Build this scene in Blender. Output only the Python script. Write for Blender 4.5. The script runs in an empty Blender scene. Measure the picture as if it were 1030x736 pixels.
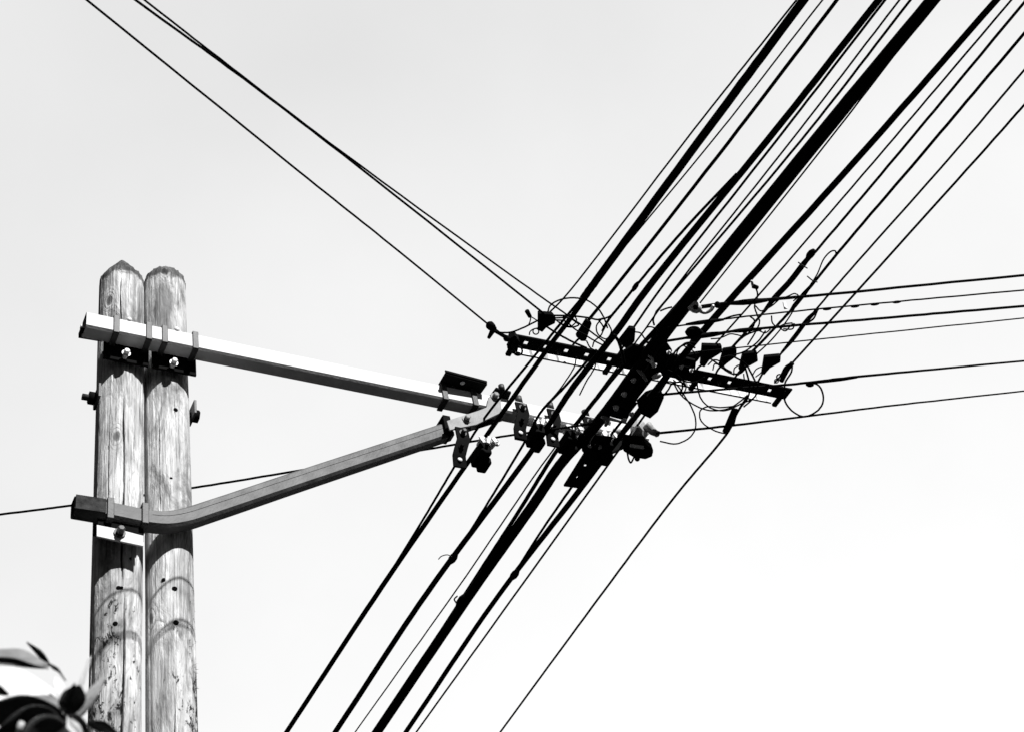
import bpy, bmesh, math, random
from mathutils import Vector, Matrix, noise
random.seed(7)
S = bpy.context.scene
COL = S.collection

# ------------------------------------------------------------------ camera
F = 1432.0; CX, CY = 515.0, 368.0
def nrm(v): return Vector(v).normalized()
U = nrm((-371, 1468, -F))                     # world Z seen from the camera
A = Vector((2968, -647, -F)); A = (A - U * A.dot(U)).normalized()   # world X: along the support arm
B = U.cross(A)                                # world Y: along the street
ROT = Matrix((A, B, U))                       # camera -> world
CAM = Vector((0, 0, 1.6))
cd = bpy.data.cameras.new('camera'); cam = bpy.data.objects.new('camera', cd); COL.objects.link(cam)
cd.sensor_width = 36; cd.lens = 36 * F / 1030.0
cd.clip_start = 0.05; cd.clip_end = 5000
cd.dof.use_dof = True; cd.dof.focus_distance = 8.6; cd.dof.aperture_fstop = 4.0
cam.matrix_world = Matrix.Translation(CAM) @ ROT.to_4x4()
S.camera = cam

# ------------------------------------------------------------------ light
SUN_EL, SUN_AZ = math.radians(42), math.radians(12)      # azimuth from -Y (behind the camera) towards +X
sun_dir = Vector((math.sin(SUN_AZ) * math.cos(SUN_EL), -math.cos(SUN_AZ) * math.cos(SUN_EL), math.sin(SUN_EL)))
sd = bpy.data.lights.new('sun', 'SUN'); sd.energy = 5.0; sd.angle = math.radians(0.5); sd.color = (1, 1, 1)
so = bpy.data.objects.new('sun', sd); COL.objects.link(so); so.location = (0, -10, 30)
so.rotation_euler = sun_dir.to_track_quat('Z', 'Y').to_euler()

W = bpy.data.worlds.new('World'); S.world = W; W.use_nodes = True
nt = W.node_tree; nt.nodes.clear()
def N(t, kind, **kw):
    n = t.nodes.new(kind)
    for k, v in kw.items(): setattr(n, k, v)
    return n
out = N(nt, 'ShaderNodeOutputWorld'); bg = N(nt, 'ShaderNodeBackground'); bg.inputs[1].default_value = 0.1
sky = N(nt, 'ShaderNodeTexSky', sky_type='NISHITA', sun_disc=False, sun_elevation=SUN_EL,
        sun_rotation=math.pi - SUN_AZ)
bw = N(nt, 'ShaderNodeRGBToBW'); nt.links.new(sky.outputs[0], bw.inputs[0])
# grey clear sky outside the camera's view, dimmed to keep shadows black
clear = N(nt, 'ShaderNodeMath', operation='MULTIPLY'); nt.links.new(bw.outputs[0], clear.inputs[0]); clear.inputs[1].default_value = 0.12
# bright thin cloud confined to the camera's view, shaped to leave shadows dark
tc = N(nt, 'ShaderNodeTexCoord')
dot = N(nt, 'ShaderNodeVectorMath', operation='DOT_PRODUCT'); nt.links.new(tc.outputs['Generated'], dot.inputs[0])
fwd = ROT @ Vector((0, 0, -1)); dot.inputs[1].default_value = fwd
mask = N(nt, 'ShaderNodeMapRange', interpolation_type='SMOOTHSTEP'); nt.links.new(dot.outputs['Value'], mask.inputs[0])
mask.inputs[1].default_value = 0.70; mask.inputs[2].default_value = 0.9
low = N(nt, 'ShaderNodeVectorMath', operation='DOT_PRODUCT'); nt.links.new(tc.outputs['Generated'], low.inputs[0])
low.inputs[1].default_value = ROT @ Vector((0.42, -0.9, 0)).normalized()
grad = N(nt, 'ShaderNodeMapRange'); nt.links.new(low.outputs['Value'], grad.inputs[0])
grad.inputs[1].default_value = -0.25; grad.inputs[2].default_value = 0.25; grad.inputs[3].default_value = 5.8; grad.inputs[4].default_value = 7.3
ns = N(nt, 'ShaderNodeTexNoise'); ns.inputs['Scale'].default_value = 3.5; ns.inputs['Detail'].default_value = 5
nt.links.new(tc.outputs['Generated'], ns.inputs['Vector'])
nr = N(nt, 'ShaderNodeMapRange'); nt.links.new(ns.outputs['Fac'], nr.inputs[0]); nr.inputs[3].default_value = 0.88; nr.inputs[4].default_value = 1.10
cl = N(nt, 'ShaderNodeMath', operation='MULTIPLY'); nt.links.new(grad.outputs[0], cl.inputs[0]); nt.links.new(nr.outputs[0], cl.inputs[1])
mx = N(nt, 'ShaderNodeMix'); mx.data_type = 'FLOAT'
nt.links.new(mask.outputs[0], mx.inputs[0]); nt.links.new(clear.outputs[0], mx.inputs[2]); nt.links.new(cl.outputs[0], mx.inputs[3])
nt.links.new(mx.outputs[0], bg.inputs[0]); nt.links.new(bg.outputs[0], out.inputs[0])

S.view_settings.view_transform = 'Standard'; S.view_settings.look = 'None'
S.view_settings.exposure = 0.5; S.view_settings.gamma = 1.0; S.view_settings.use_curve_mapping = False
S.cycles.max_bounces = 4; S.cycles.diffuse_bounces = 2

# ------------------------------------------------------------------ projection from the survey of the place
def ray(px, py): return ROT @ Vector(((px - CX) / F, -(py - CY) / F, -1.0))
def onz(px, py, z):
    d = ray(px, py); return CAM + d * ((z - CAM.z) / d.z)
def ony(px, py, y):
    d = ray(px, py); return CAM + d * (y / d.y)
def at(px, py, dep): return CAM + ray(px, py) * dep
def depth(p): return -(ROT.transposed() @ (p - CAM)).z

# ------------------------------------------------------------------ materials
def grey(v): return (v, v, v, 1)
def mat(name, base, rough=0.6, metal=0.0, var=0.25, scale=12.0, bump=0.15, spec=0.5):
    m = bpy.data.materials.new(name); m.use_nodes = True; t = m.node_tree
    p = t.nodes['Principled BSDF']
    tcn = N(t, 'ShaderNodeTexCoord'); no = N(t, 'ShaderNodeTexNoise'); no.inputs['Scale'].default_value = scale
    no.inputs['Detail'].default_value = 6; t.links.new(tcn.outputs['Object'], no.inputs['Vector'])
    r = N(t, 'ShaderNodeMapRange'); t.links.new(no.outputs['Fac'], r.inputs[0]); r.inputs[1].default_value = 0.25; r.inputs[2].default_value = 0.75
    r.inputs[3].default_value = base * (1 - var); r.inputs[4].default_value = min(1, base * (1 + var))
    t.links.new(r.outputs[0], p.inputs['Base Color'])
    p.inputs['Roughness'].default_value = rough; p.inputs['Metallic'].default_value = metal
    p.inputs['Specular IOR Level'].default_value = spec
    if bump:
        b = N(t, 'ShaderNodeBump'); b.inputs['Strength'].default_value = bump; b.inputs['Distance'].default_value = 0.01
        n2 = N(t, 'ShaderNodeTexNoise'); n2.inputs['Scale'].default_value = scale * 6; n2.inputs['Detail'].default_value = 4
        t.links.new(tcn.outputs['Object'], n2.inputs['Vector'])
        t.links.new(n2.outputs['Fac'], b.inputs['Height']); t.links.new(b.outputs[0], p.inputs['Normal'])
    return m
M = {}
M['galv'] = mat('galvanised_steel', 0.64, 0.6, 0.0, 0.12, 9, 0.1, 0.3)
M['paint'] = mat('grey_painted_steel', 0.085, 0.55, 0.0, 0.5, 9, 0.2, 0.3)
M['rust'] = mat('rusted_steel_end', 0.03, 0.8, 0.0, 0.95, 26, 0.5, 0.2)
M['fork'] = mat('galvanised_fork', 0.25, 0.55, 0.0, 0.25, 14, 0.15, 0.3)
M['strap'] = mat('dull_strap_steel', 0.045, 0.55, 0.2, 0.4, 18, 0.2)
M['bolt'] = mat('bright_bolt_steel', 0.75, 0.4, 0.0, 0.2, 40, 0.1)
M['dark'] = mat('dark_rusted_steel', 0.006, 0.8, 0.0, 0.4, 20, 0.25, 0.03)
M['rubber'] = mat('black_cable_sheath', 0.005, 0.8, 0.0, 0.3, 30, 0.1, 0.02)
M['grey_boot'] = mat('grey_plastic_boot', 0.3, 0.5, 0.0, 0.3, 25, 0.15)
M['white'] = mat('white_porcelain', 0.75, 0.2, 0.0, 0.08, 20, 0.0)
M['rail'] = mat('galvanised_rail', 0.8, 0.6, 0.0, 0.12, 14, 0.1)
def shadow_streaked(name, base):  # diagonal dark streaks painted in for the shadows of wires
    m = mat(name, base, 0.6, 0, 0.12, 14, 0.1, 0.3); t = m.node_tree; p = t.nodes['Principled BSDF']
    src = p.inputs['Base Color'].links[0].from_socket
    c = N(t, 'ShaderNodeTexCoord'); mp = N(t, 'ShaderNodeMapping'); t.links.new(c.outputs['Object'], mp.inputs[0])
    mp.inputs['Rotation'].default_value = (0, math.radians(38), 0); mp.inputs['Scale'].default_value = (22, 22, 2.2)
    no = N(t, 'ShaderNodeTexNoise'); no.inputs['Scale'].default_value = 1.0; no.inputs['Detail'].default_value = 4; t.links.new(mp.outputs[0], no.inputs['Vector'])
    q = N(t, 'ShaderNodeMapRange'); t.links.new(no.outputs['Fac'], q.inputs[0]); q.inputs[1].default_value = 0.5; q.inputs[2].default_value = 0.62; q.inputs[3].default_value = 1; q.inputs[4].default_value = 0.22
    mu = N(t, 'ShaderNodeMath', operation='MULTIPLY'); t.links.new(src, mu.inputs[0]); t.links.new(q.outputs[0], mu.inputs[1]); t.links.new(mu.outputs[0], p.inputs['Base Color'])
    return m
M['rail'] = shadow_streaked('shadow_streaked_galvanised_rail', 0.78)
M['soil'] = mat('dark_soil', 0.012, 1.0, 0.0, 0.4, 1.5, 0.5, 0.0)
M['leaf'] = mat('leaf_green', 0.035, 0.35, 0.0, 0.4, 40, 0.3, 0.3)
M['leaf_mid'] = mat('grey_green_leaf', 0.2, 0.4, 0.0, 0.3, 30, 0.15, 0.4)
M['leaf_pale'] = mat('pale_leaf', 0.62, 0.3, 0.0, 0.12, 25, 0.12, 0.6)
M['stem'] = mat('pale_stem', 0.45, 0.5, 0.0, 0.25, 30, 0.2)
M['hole'] = mat('painted_hole_shade', 0.004, 0.95, 0.0, 0.2, 30, 0.0, 0.0)

def wood(name, seed, crack_angle, crack_zs, dark_top, speck_angle):
    m = bpy.data.materials.new(name); m.use_nodes = True; t = m.node_tree; L = t.links.new
    p = t.nodes['Principled BSDF']; p.inputs['Roughness'].default_value = 0.85; p.inputs['Specular IOR Level'].default_value = 0.2
    tcn = N(t, 'ShaderNodeTexCoord')
    sep = N(t, 'ShaderNodeSeparateXYZ'); L(tcn.outputs['Object'], sep.inputs[0])
    def noise(sc, stretch, detail=6, rough=0.55, dist=0.0, off=0.0):
        mp = N(t, 'ShaderNodeMapping'); L(tcn.outputs['Object'], mp.inputs[0]); mp.inputs['Scale'].default_value = (1, 1, stretch)
        mp.inputs['Location'].default_value = (seed + off, seed * 1.7, seed * 0.6)
        n = N(t, 'ShaderNodeTexNoise'); L(mp.outputs[0], n.inputs['Vector']); n.inputs['Scale'].default_value = sc
        n.inputs['Detail'].default_value = detail; n.inputs['Roughness'].default_value = rough; n.inputs['Distortion'].default_value = dist
        return n.outputs['Fac']
    def mr(v, a, b, c, d, mode='LINEAR'):
        r = N(t, 'ShaderNodeMapRange', interpolation_type=mode); L(v, r.inputs[0])
        for i, x in enumerate((a, b, c, d)): r.inputs[i + 1].default_value = x
        return r.outputs[0]
    def mul(a, b):
        n = N(t, 'ShaderNodeMath', operation='MULTIPLY'); L(a, n.inputs[0])
        if hasattr(b, 'links'): L(b, n.inputs[1])
        else: n.inputs[1].default_value = b
        return n.outputs[0]
    def op(o, a, b=None):
        n = N(t, 'ShaderNodeMath', operation=o)
        for i, v in enumerate((a, b)):
            if v is None: continue
            if hasattr(v, 'links'): L(v, n.inputs[i])
            else: n.inputs[i].default_value = v
        return n.outputs[0]
    grain = mr(noise(38, 0.05, 8, 0.62, 0.4), 0.3, 0.7, 0.52, 1.22)
    blotch = mr(noise(6, 0.45, 5, 0.6, 1.2, 3), 0.3, 0.7, 0.62, 1.25)
    # contour-like growth figure
    fig = op('FRACT', mul(noise(7, 0.16, 4, 0.5, 1.6, 9), 9.0))
    figm = mr(fig, 0.0, 0.5, 0.78, 1.0)
    fine = mr(noise(120, 0.04, 3, 0.5, 0.0, 5), 0.34, 0.44, 0.62, 1.0)
    base = mul(mul(mul(mul(grain, blotch), figm), fine), 0.72)
    # spur gouges, denser lower down and on one side, following the grain
    z = sep.outputs['Z']
    ang = op('ARCTAN2', sep.outputs['Y'], sep.outputs['X'])
    lowm = mr(z, 6.3, 5.4, 0.0, 1.0)
    da = op('ABSOLUTE', op('SUBTRACT', ang, speck_angle)); side = mr(da, 1.6, 0.0, 0.3, 1.0)
    patch = mr(noise(9, 0.7, 3, 0.5, 0.5, 21), 0.35, 0.65, 0.45, 1.0)
    thr = op('ADD', mul(mul(mul(lowm, side), patch), -0.29), 0.70)
    sp = noise(30, 0.42, 6, 0.75, 0.9, 2)
    d = op('SUBTRACT', sp, thr); gouge = mr(d, 0.0, 0.02, 1.0, 0.05)
    base = mul(base, gouge)
    # weather stains and knots
    st = noise(5, 0.35, 6, 0.65, 0.8, 31); base = mul(base, mr(st, 0.49, 0.62, 1.0, 0.36))
    mk = N(t, 'ShaderNodeMapping'); L(tcn.outputs['Object'], mk.inputs[0]); mk.inputs['Scale'].default_value = (1, 1, 0.5); mk.inputs['Location'].default_value = (seed * .3, seed, seed * .37)
    vo = N(t, 'ShaderNodeTexVoronoi'); L(mk.outputs[0], vo.inputs['Vector']); vo.inputs['Scale'].default_value = 4.5
    kd = op('ADD', vo.outputs['Distance'], mul(op('SUBTRACT', noise(30, 0.5, 4, 0.6, 0.5, 41), 0.5), 0.08))
    base = mul(base, mr(kd, 0.06, 0.11, 0.22, 1.0))
    ringv = op('SINE', mul(kd, 95.0)); rm = mul(mr(ringv, 0.2, 1.0, 0.0, 0.28), mr(kd, 0.12, 0.32, 1.0, 0.0))
    base = mul(base, op('SUBTRACT', 1.0, rm))
    # drying cracks
    wob = op('MULTIPLY', op('SUBTRACT', noise(4, 0.6, 3, 0.6, 0.0, 7), 0.5), 0.22)
    for ca, z0, z1, w in crack_zs:
        dd = op('ABSOLUTE', op('SUBTRACT', op('ADD', ang, wob), ca))
        c = mr(dd, w * 0.5, w, 0.03, 1.0)
        zm = op('MULTIPLY', op('GREATER_THAN', z, z0), op('LESS_THAN', z, z1))
        inv = op('SUBTRACT', 1.0, mul(op('SUBTRACT', 1.0, c), zm))
        base = mul(base, inv)
    at_ = N(t, 'ShaderNodeAttribute'); at_.attribute_name = 'split'
    base = mul(base, mr(at_.outputs['Fac'], 0.004, 0.03, 1.0, 0.05))  # shade painted into the splits, darker with depth
    # weather-stained top
    tn = op('ADD', z, mul(noise(13, 0.5, 6, 0.7, 0.8, 11), 0.2))
    topm = mr(tn, dark_top, dark_top + 0.03, 1.0, 0.2)
    base = mul(base, topm)
    cr = N(t, 'ShaderNodeCombineColor'); 
    for i in range(3): L(base, cr.inputs[i])
    L(cr.outputs[0], p.inputs['Base Color'])
    b = N(t, 'ShaderNodeBump'); b.inputs['Strength'].default_value = 0.8; b.inputs['Distance'].default_value = 0.014
    L(base, b.inputs['Height']); L(b.outputs[0], p.inputs['Normal'])
    return m

# ------------------------------------------------------------------ mesh helpers
class MB:
    def __init__(s): s.v = []; s.f = []; s.smooth = []
    def add(s, vs, fs, smooth=False):
        k = len(s.v); s.v += [tuple(x) for x in vs]; s.f += [tuple(i + k for i in f) for f in fs]; s.smooth += [smooth] * len(fs)
    def box(s, c, ax, ay, az, sx, sy, sz):
        c = Vector(c); vs = []
        for i in (-1, 1):
            for j in (-1, 1):
                for k in (-1, 1): vs.append(c + ax * (i * sx / 2) + ay * (j * sy / 2) + az * (k * sz / 2))
        s.add(vs, [(0, 1, 3, 2), (4, 6, 7, 5), (0, 4, 5, 1), (2, 3, 7, 6), (0, 2, 6, 4), (1, 5, 7, 3)])
        return s
    def tube(s, pts, rad, n=10, cap=True):
        m = len(pts); R = rad if isinstance(rad, (list, tuple)) else [rad] * m
        t = [(pts[min(i + 1, m - 1)] - pts[max(i - 1, 0)]).normalized() for i in range(m)]
        ref = Vector((0, 0, 1)) if abs(t[0].z) < 0.9 else Vector((1, 0, 0))
        a = t[0].cross(ref).normalized(); vs = []; fs = []
        for i in range(m):
            a = (a - t[i] * a.dot(t[i])).normalized(); b = t[i].cross(a)
            for k in range(n):
                q = 2 * math.pi * k / n; vs.append(pts[i] + (a * math.cos(q) + b * math.sin(q)) * R[i])
        for i in range(m - 1):
            for k in range(n):
                fs.append((i * n + k, i * n + (k + 1) % n, (i + 1) * n + (k + 1) % n, (i + 1) * n + k))
        if cap: fs += [tuple(range(n - 1, -1, -1)), tuple(range((m - 1) * n, m * n))]
        s.add(vs, fs, True); return s
    def cyl(s, a, b, r, n=12): return s.tube([Vector(a), Vector(b)], r, n)
    def hexbolt(s, p, d, r, h):
        d = d.normalized(); p = Vector(p)
        k = len(s.smooth); s.tube([p, p + d * h * 0.18], r * 1.5, 16); s.tube([p + d * h * 0.18, p + d * h, p + d * h * 1.12], [r, r, r * 0.7], 6)
        for i in range(k, len(s.smooth)): s.smooth[i] = False
        return s
    def prism(s, poly, d):                                   # outline of 3D points, thickness vector d
        n = len(poly); vs = [Vector(p) - d / 2 for p in poly] + [Vector(p) + d / 2 for p in poly]
        fs = [tuple(range(n - 1, -1, -1)), tuple(range(n, 2 * n))] + [(i, (i + 1) % n, n + (i + 1) % n, n + i) for i in range(n)]
        s.add(vs, fs); return s
    def ring(s, c, nn, R, r, n=20, a0=0.0, a1=2 * math.pi):
        nn = nn.normalized(); ref = Vector((0, 0, 1)) if abs(nn.z) < 0.9 else Vector((1, 0, 0))
        a = nn.cross(ref).normalized(); b = nn.cross(a)
        pts = [Vector(c) + (a * math.cos(a0 + (a1 - a0) * i / n) + b * math.sin(a0 + (a1 - a0) * i / n)) * R for i in range(n + 1)]
        s.tube(pts, r, 8); return s
    def ball(s, c, r, ax=None, k=1.0):
        c = Vector(c); ax = (ax or Vector((0, 0, 1))).normalized()
        pts = [c + ax * (r * k * math.sin(q)) for q in [math.radians(x) for x in range(-85, 86, 17)]]
        s.tube(pts, [r * math.cos(math.radians(x)) for x in range(-85, 86, 17)], 12); return s
    def build(s, name, m, parent=None, bevel=0.0):
        me = bpy.data.meshes.new(name); me.from_pydata(s.v, [], s.f)
        me.polygons.foreach_set('use_smooth', s.smooth); me.materials.append(m if not isinstance(m, str) else M[m]); 
        bm = bmesh.new(); bm.from_mesh(me); bmesh.ops.recalc_face_normals(bm, faces=bm.faces); bm.to_mesh(me); bm.free(); me.update()
        o = bpy.data.objects.new(name, me); COL.objects.link(o)
        if parent is not None:
            o.parent = parent; o.matrix_parent_inverse = parent.matrix_world.inverted()
        if bevel:
            b = o.modifiers.new('bevel', 'BEVEL'); b.width = bevel; b.segments = 2; b.limit_method = 'ANGLE'; b.angle_limit = math.radians(40)
        return o
def tag(o, label, cat, group=None, kind=None):
    if label: o['label'] = label
    if cat: o['category'] = cat
    if group: o['group'] = group
    if kind: o['kind'] = kind
    return o
def thing(name, loc, label, cat, group=None):
    o = bpy.data.objects.new(name, None); COL.objects.link(o); o.location = loc; o.empty_display_size = 0.1
    o.matrix_world = Matrix.Translation(loc)
    return tag(o, label, cat, group)
def spline(P, sub=8):
    if len(P) < 3: return [P[0].lerp(P[-1], i / 6) for i in range(7)]
    Q = [P[0] * 2 - P[1]] + list(P) + [P[-1] * 2 - P[-2]]; out = []
    for i in range(1, len(Q) - 2):
        p0, p1, p2, p3 = Q[i - 1:i + 3]
        t0 = 0; t1 = t0 + max(1e-6, (p1 - p0).length) ** 0.5; t2 = t1 + max(1e-6, (p2 - p1).length) ** 0.5; t3 = t2 + max(1e-6, (p3 - p2).length) ** 0.5
        for k in range(sub):
            t = t1 + (t2 - t1) * k / sub
            a1 = p0 * ((t1 - t) / (t1 - t0)) + p1 * ((t - t0) / (t1 - t0)); a2 = p1 * ((t2 - t) / (t2 - t1)) + p2 * ((t - t1) / (t2 - t1))
            a3 = p2 * ((t3 - t) / (t3 - t2)) + p3 * ((t - t2) / (t3 - t2))
            b1 = a1 * ((t2 - t) / (t2 - t0)) + a2 * ((t - t0) / (t2 - t0)); b2 = a2 * ((t3 - t) / (t3 - t1)) + a3 * ((t - t1) / (t3 - t1))
            out.append(b1 * ((t2 - t) / (t2 - t1)) + b2 * ((t - t1) / (t2 - t1)))
    out.append(P[-1]); return out
X, Y, Z = Vector((1, 0, 0)), Vector((0, 1, 0)), Vector((0, 0, 1))

# ------------------------------------------------------------------ ground
g = MB(); g.add([(-2000, -2000, 0), (2000, -2000, 0), (2000, 2000, 0), (-2000, 2000, 0)], [(0, 1, 2, 3)])
tag(g.build('ground', 'soil'), 'dark ground below the poles', None, kind='structure')

# ------------------------------------------------------------------ poles
PY = 5.774; PXL, PXR = 1.497, 1.762
def pole(x, name, prof, m, label, wob, cracks):
    r = thing(name, (x, PY, 0), label, 'utility pole', 'twin wooden utility poles')
    n = 360; vs = []; fs = []; split = []
    zs = [(-0.5, prof[0][1]), (2.5, prof[0][1]), (4.6, prof[0][1])]
    for i in range(1, len(prof)):
        (z0, r0), (z1, r1) = prof[i - 1], prof[i]; z0 = max(z0, 4.6)
        k = max(2, int((z1 - z0) / 0.03))
        zs += [(z0 + (z1 - z0) * j / k, r0 + (r1 - r0) * j / k) for j in range(1, k + 1)]
    ztop = prof[-1][0]; zsh = prof[3][0]
    for z, rr in zs:
        for k in range(n):
            q = 2 * math.pi * k / n
            w = 1 + 0.012 * math.sin(2 * q + z * wob) + 0.008 * math.sin(5 * q + z * 1.7 * wob)
            w += 0.020 * (noise.noise((4 * math.cos(q), 4 * math.sin(q), z * 1.2 + wob * 7)))
            w += 0.012 * (noise.noise((16 * math.cos(q), 16 * math.sin(q), z * 1.0 + wob * 3)))
            dz = 0
            if z > zsh:                                    # roughly hewn top
                t = (z - zsh) / (ztop - zsh)
                f = noise.noise((5 * math.cos(q) * rr * 8, 5 * math.sin(q) * rr * 8, wob * 5)); f2 = noise.noise((30 * rr * math.cos(q) * 4, 30 * rr * math.sin(q) * 4, z * 20))
                w += (0.10 * f + 0.06 * f2) * min(1, 3 * t); dz = 0.012 * f2 * (1 - t)
            d = 0
            for ca, z0, z1, cw, cdp in cracks:
                if z0 < z < z1:
                    c = ca + 0.16 * noise.noise((z * 1.3, ca * 9, 2.0)) + 0.03 * noise.noise((z * 9, ca * 5, 1.0))
                    e = abs((q - c + math.pi) % (2 * math.pi) - math.pi)
                    ww = cw * min(1, 4 * (z - z0), 4 * (z1 - z)) * (0.7 + 0.6 * abs(noise.noise((z * 5, 3, ca))))
                    if e < ww: d = max(d, cdp * (1 - e / ww) ** 0.6)
            split.append(d)
            vs.append(((rr * w - d) * math.cos(q), (rr * w - d) * math.sin(q), z + dz))
    for i in range(len(zs) - 1):
        for k in range(n): fs.append((i * n + k, i * n + (k + 1) % n, (i + 1) * n + (k + 1) % n, (i + 1) * n + k))
    fs.append(tuple(range((len(zs) - 1) * n, len(zs) * n)))
    b = MB(); b.add(vs, fs, True)
    o = b.build('shaft', m, None); o.data.attributes.new('split', 'FLOAT', 'POINT').data.foreach_set('value', split)   # depth of the open splits, painted dark as their shade
    o.parent = r            # local coordinates: origin on the pole axis
    return r
def zpole(py, x, off=0.0):                                  # height of a pole point at picture row py
    lo, hi = 0, 12
    for _ in range(50):
        mid = (lo + hi) / 2; c = ROT.transposed() @ (Vector((x, PY + off, mid)) - CAM)
        if CY + F * c.y / c.z > py: lo = mid
        else: hi = mid
    return lo
z_sl = zpole(284.5, PXL); z_al = zpole(263, PXL)
z_sr = zpole(285, PXR); z_ar = zpole(271, PXR)
wl = wood('weathered_pole_wood', 3.1, 0, [], z_sl + .03, -2.2)
wr = wood('pale_pole_wood', 8.4, 0, [], z_sr + .03, -0.35)
poleL = pole(PXL, 'utility_pole', [(0, .118), (5.2, .119), (7.0, .127), (z_sl - .03, .131), (z_sl, .129), (z_al - .012, .02), (z_al, .004)], wl,
     'split weathered wooden pole with a sharp pointed top, left of its twin', 1.3,
     [(4.66, 5.9, 7.3, .045, .07), (4.78, 4.6, 5.95, .06, .08), (4.5, 7.7, 8.2, .028, .07), (4.0, 6.1, 7.0, .03, .03), (5.1, 6.6, 7.6, .025, .025), (4.25, 7.5, 8.05, .02, .02), (5.3, 4.6, 5.5, .03, .03)])
poleR = pole(PXR, 'utility_pole', [(0, .120), (5.2, .120), (7.0, .124), (z_sr - .03, .126), (z_sr, .122), (z_sr + (z_ar - z_sr) * .35, .098), (z_sr + (z_ar - z_sr) * .75, .052), (z_ar - .012, .02), (z_ar, .004)], wr,
     'wooden pole with a blunt rounded top and smooth pale face, right of its twin', 0.9,
     [(4.1, 6.5, 7.3, .02, .05), (5.4, 5.2, 6.3, .025, .025), (5.0, 7.8, 8.25, .02, .02), (4.5, 4.6, 5.4, .025, .03), (4.9, 6.9, 7.4, .02, .02)])
def on_pole(px, py, x, r):                                  # first hit of the ray with the pole
    d = ray(px, py); ox, oy = CAM.x - x, CAM.y - PY
    a = d.x ** 2 + d.y ** 2; b = 2 * (ox * d.x + oy * d.y); c = ox * ox + oy * oy - r * r
    q = b * b - 4 * a * c
    if q < 0: q = 0
    return CAM + d * ((-b - math.sqrt(q)) / (2 * a))
def hole(px, py, x, r, root, rad):  # raised black disc painted as the dark of a bolt hole
    p = on_pole(px, py, x, r); nn = Vector((p.x - x, p.y - PY, 0)).normalized()
    MB().tube([p - nn * 0.01, p + nn * 0.004, p + nn * 0.0045], [rad, rad, rad * 0.8], 14).build('bolt_hole_disc', 'hole', root)  # raised black disc painted as the dark inside of a hole
for a in [(119, 591, .011), (116, 627, .012), (122, 591, .009), (131.5, 562, .011)]: hole(a[0], a[1], PXL, .119, poleL, a[2])
for a in [(175.5, 592, .014), (177, 626, .014), (164.5, 583, .011), (176.5, 412, .013), (172, 481, .008)]: hole(a[0], a[1], PXR, .122, poleR, a[2])
# splinters along the poles' worn flanks
def splinters(x, r, root, n, a0, a1, z0, z1, big):
    b = MB()
    for i in range(n):
        q = random.uniform(a0, a1); z = random.uniform(z0, z1); nn = Vector((math.cos(q), math.sin(q), 0)); tt = Vector((-nn.y, nn.x, 0))
        p = Vector((x, PY, z)) + nn * r * 0.99; l = random.uniform(.006, .028) * big; w = random.uniform(.001, .003)
        d = (nn * random.uniform(.3, 1) + Z * random.uniform(-.9, .9) + tt * random.uniform(-.6, .6)).normalized()
        b.add([p - Z * w, p + Z * w, p + tt * w, p + d * l], [(0, 1, 3), (1, 2, 3), (2, 0, 3)])
    b.build('splinters', 'strap', root)['kind'] = 'stuff'
splinters(PXR, .121, poleR, 60, -1.1, 0.2, 4.9, 6.05, .75)
splinters(PXL, .119, poleL, 60, -3.0, -1.8, 5.0, 6.0, 0.6)

# through bolt that ties the poles together
def through_bolt(px, py, x, sgn, root):
    p = ony(px, py, PY); b = MB()
    e = Vector((x + sgn * .128, PY - .02, p.z))
    l = .085 if sgn < 0 else .05
    sh = MB().cyl(e - X * sgn * .06, e + X * sgn * l, .019).build('through_bolt', 'strap', root)
    MB().box(e + X * sgn * .008 - Y * .02, X, Y, Z, .014, .12, .10).build('washer', 'strap', sh, .002)
    MB().tube([e + X * sgn * .016, e + X * sgn * .05], .038, 6).build('nut', 'dark', sh)
through_bolt(99, 404, PXL, -1, poleL); through_bolt(192, 420, PXR, 1, poleR)

# ------------------------------------------------------------------ support arm
YF = 5.50; T = .102                                          # front face of the arm, tube size
YB = YF + T
zb = ony(200, 350.7, YF).z; zt = zb + .122; zc = (zb + zt) / 2
xl, xr = ony(87, 322, YF).x, ony(650, 432, YF).x
def hollow(b, x0, x1, y0, y1, z0, z1, t):
    for (c, sy, sz) in [((y0 + t / 2, zc0(z0, z1)), t, z1 - z0), ((y1 - t / 2, zc0(z0, z1)), t, z1 - z0),
                        (((y0 + y1) / 2, z0 + t / 2), y1 - y0 - 2 * t, t), (((y0 + y1) / 2, z1 - t / 2), y1 - y0 - 2 * t, t)]:
        b.box(((x0 + x1) / 2, c[0], c[1]), X, Y, Z, x1 - x0, sy, sz)
def zc0(a, b): return (a + b) / 2
arm = thing('support_arm', (PXL, YF, 0), 'long bright galvanised square arm bolted level across both pole tops', 'support arm')
arm.location.z = zc; bpy.context.view_layer.update()
b = MB(); n = 1
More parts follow.
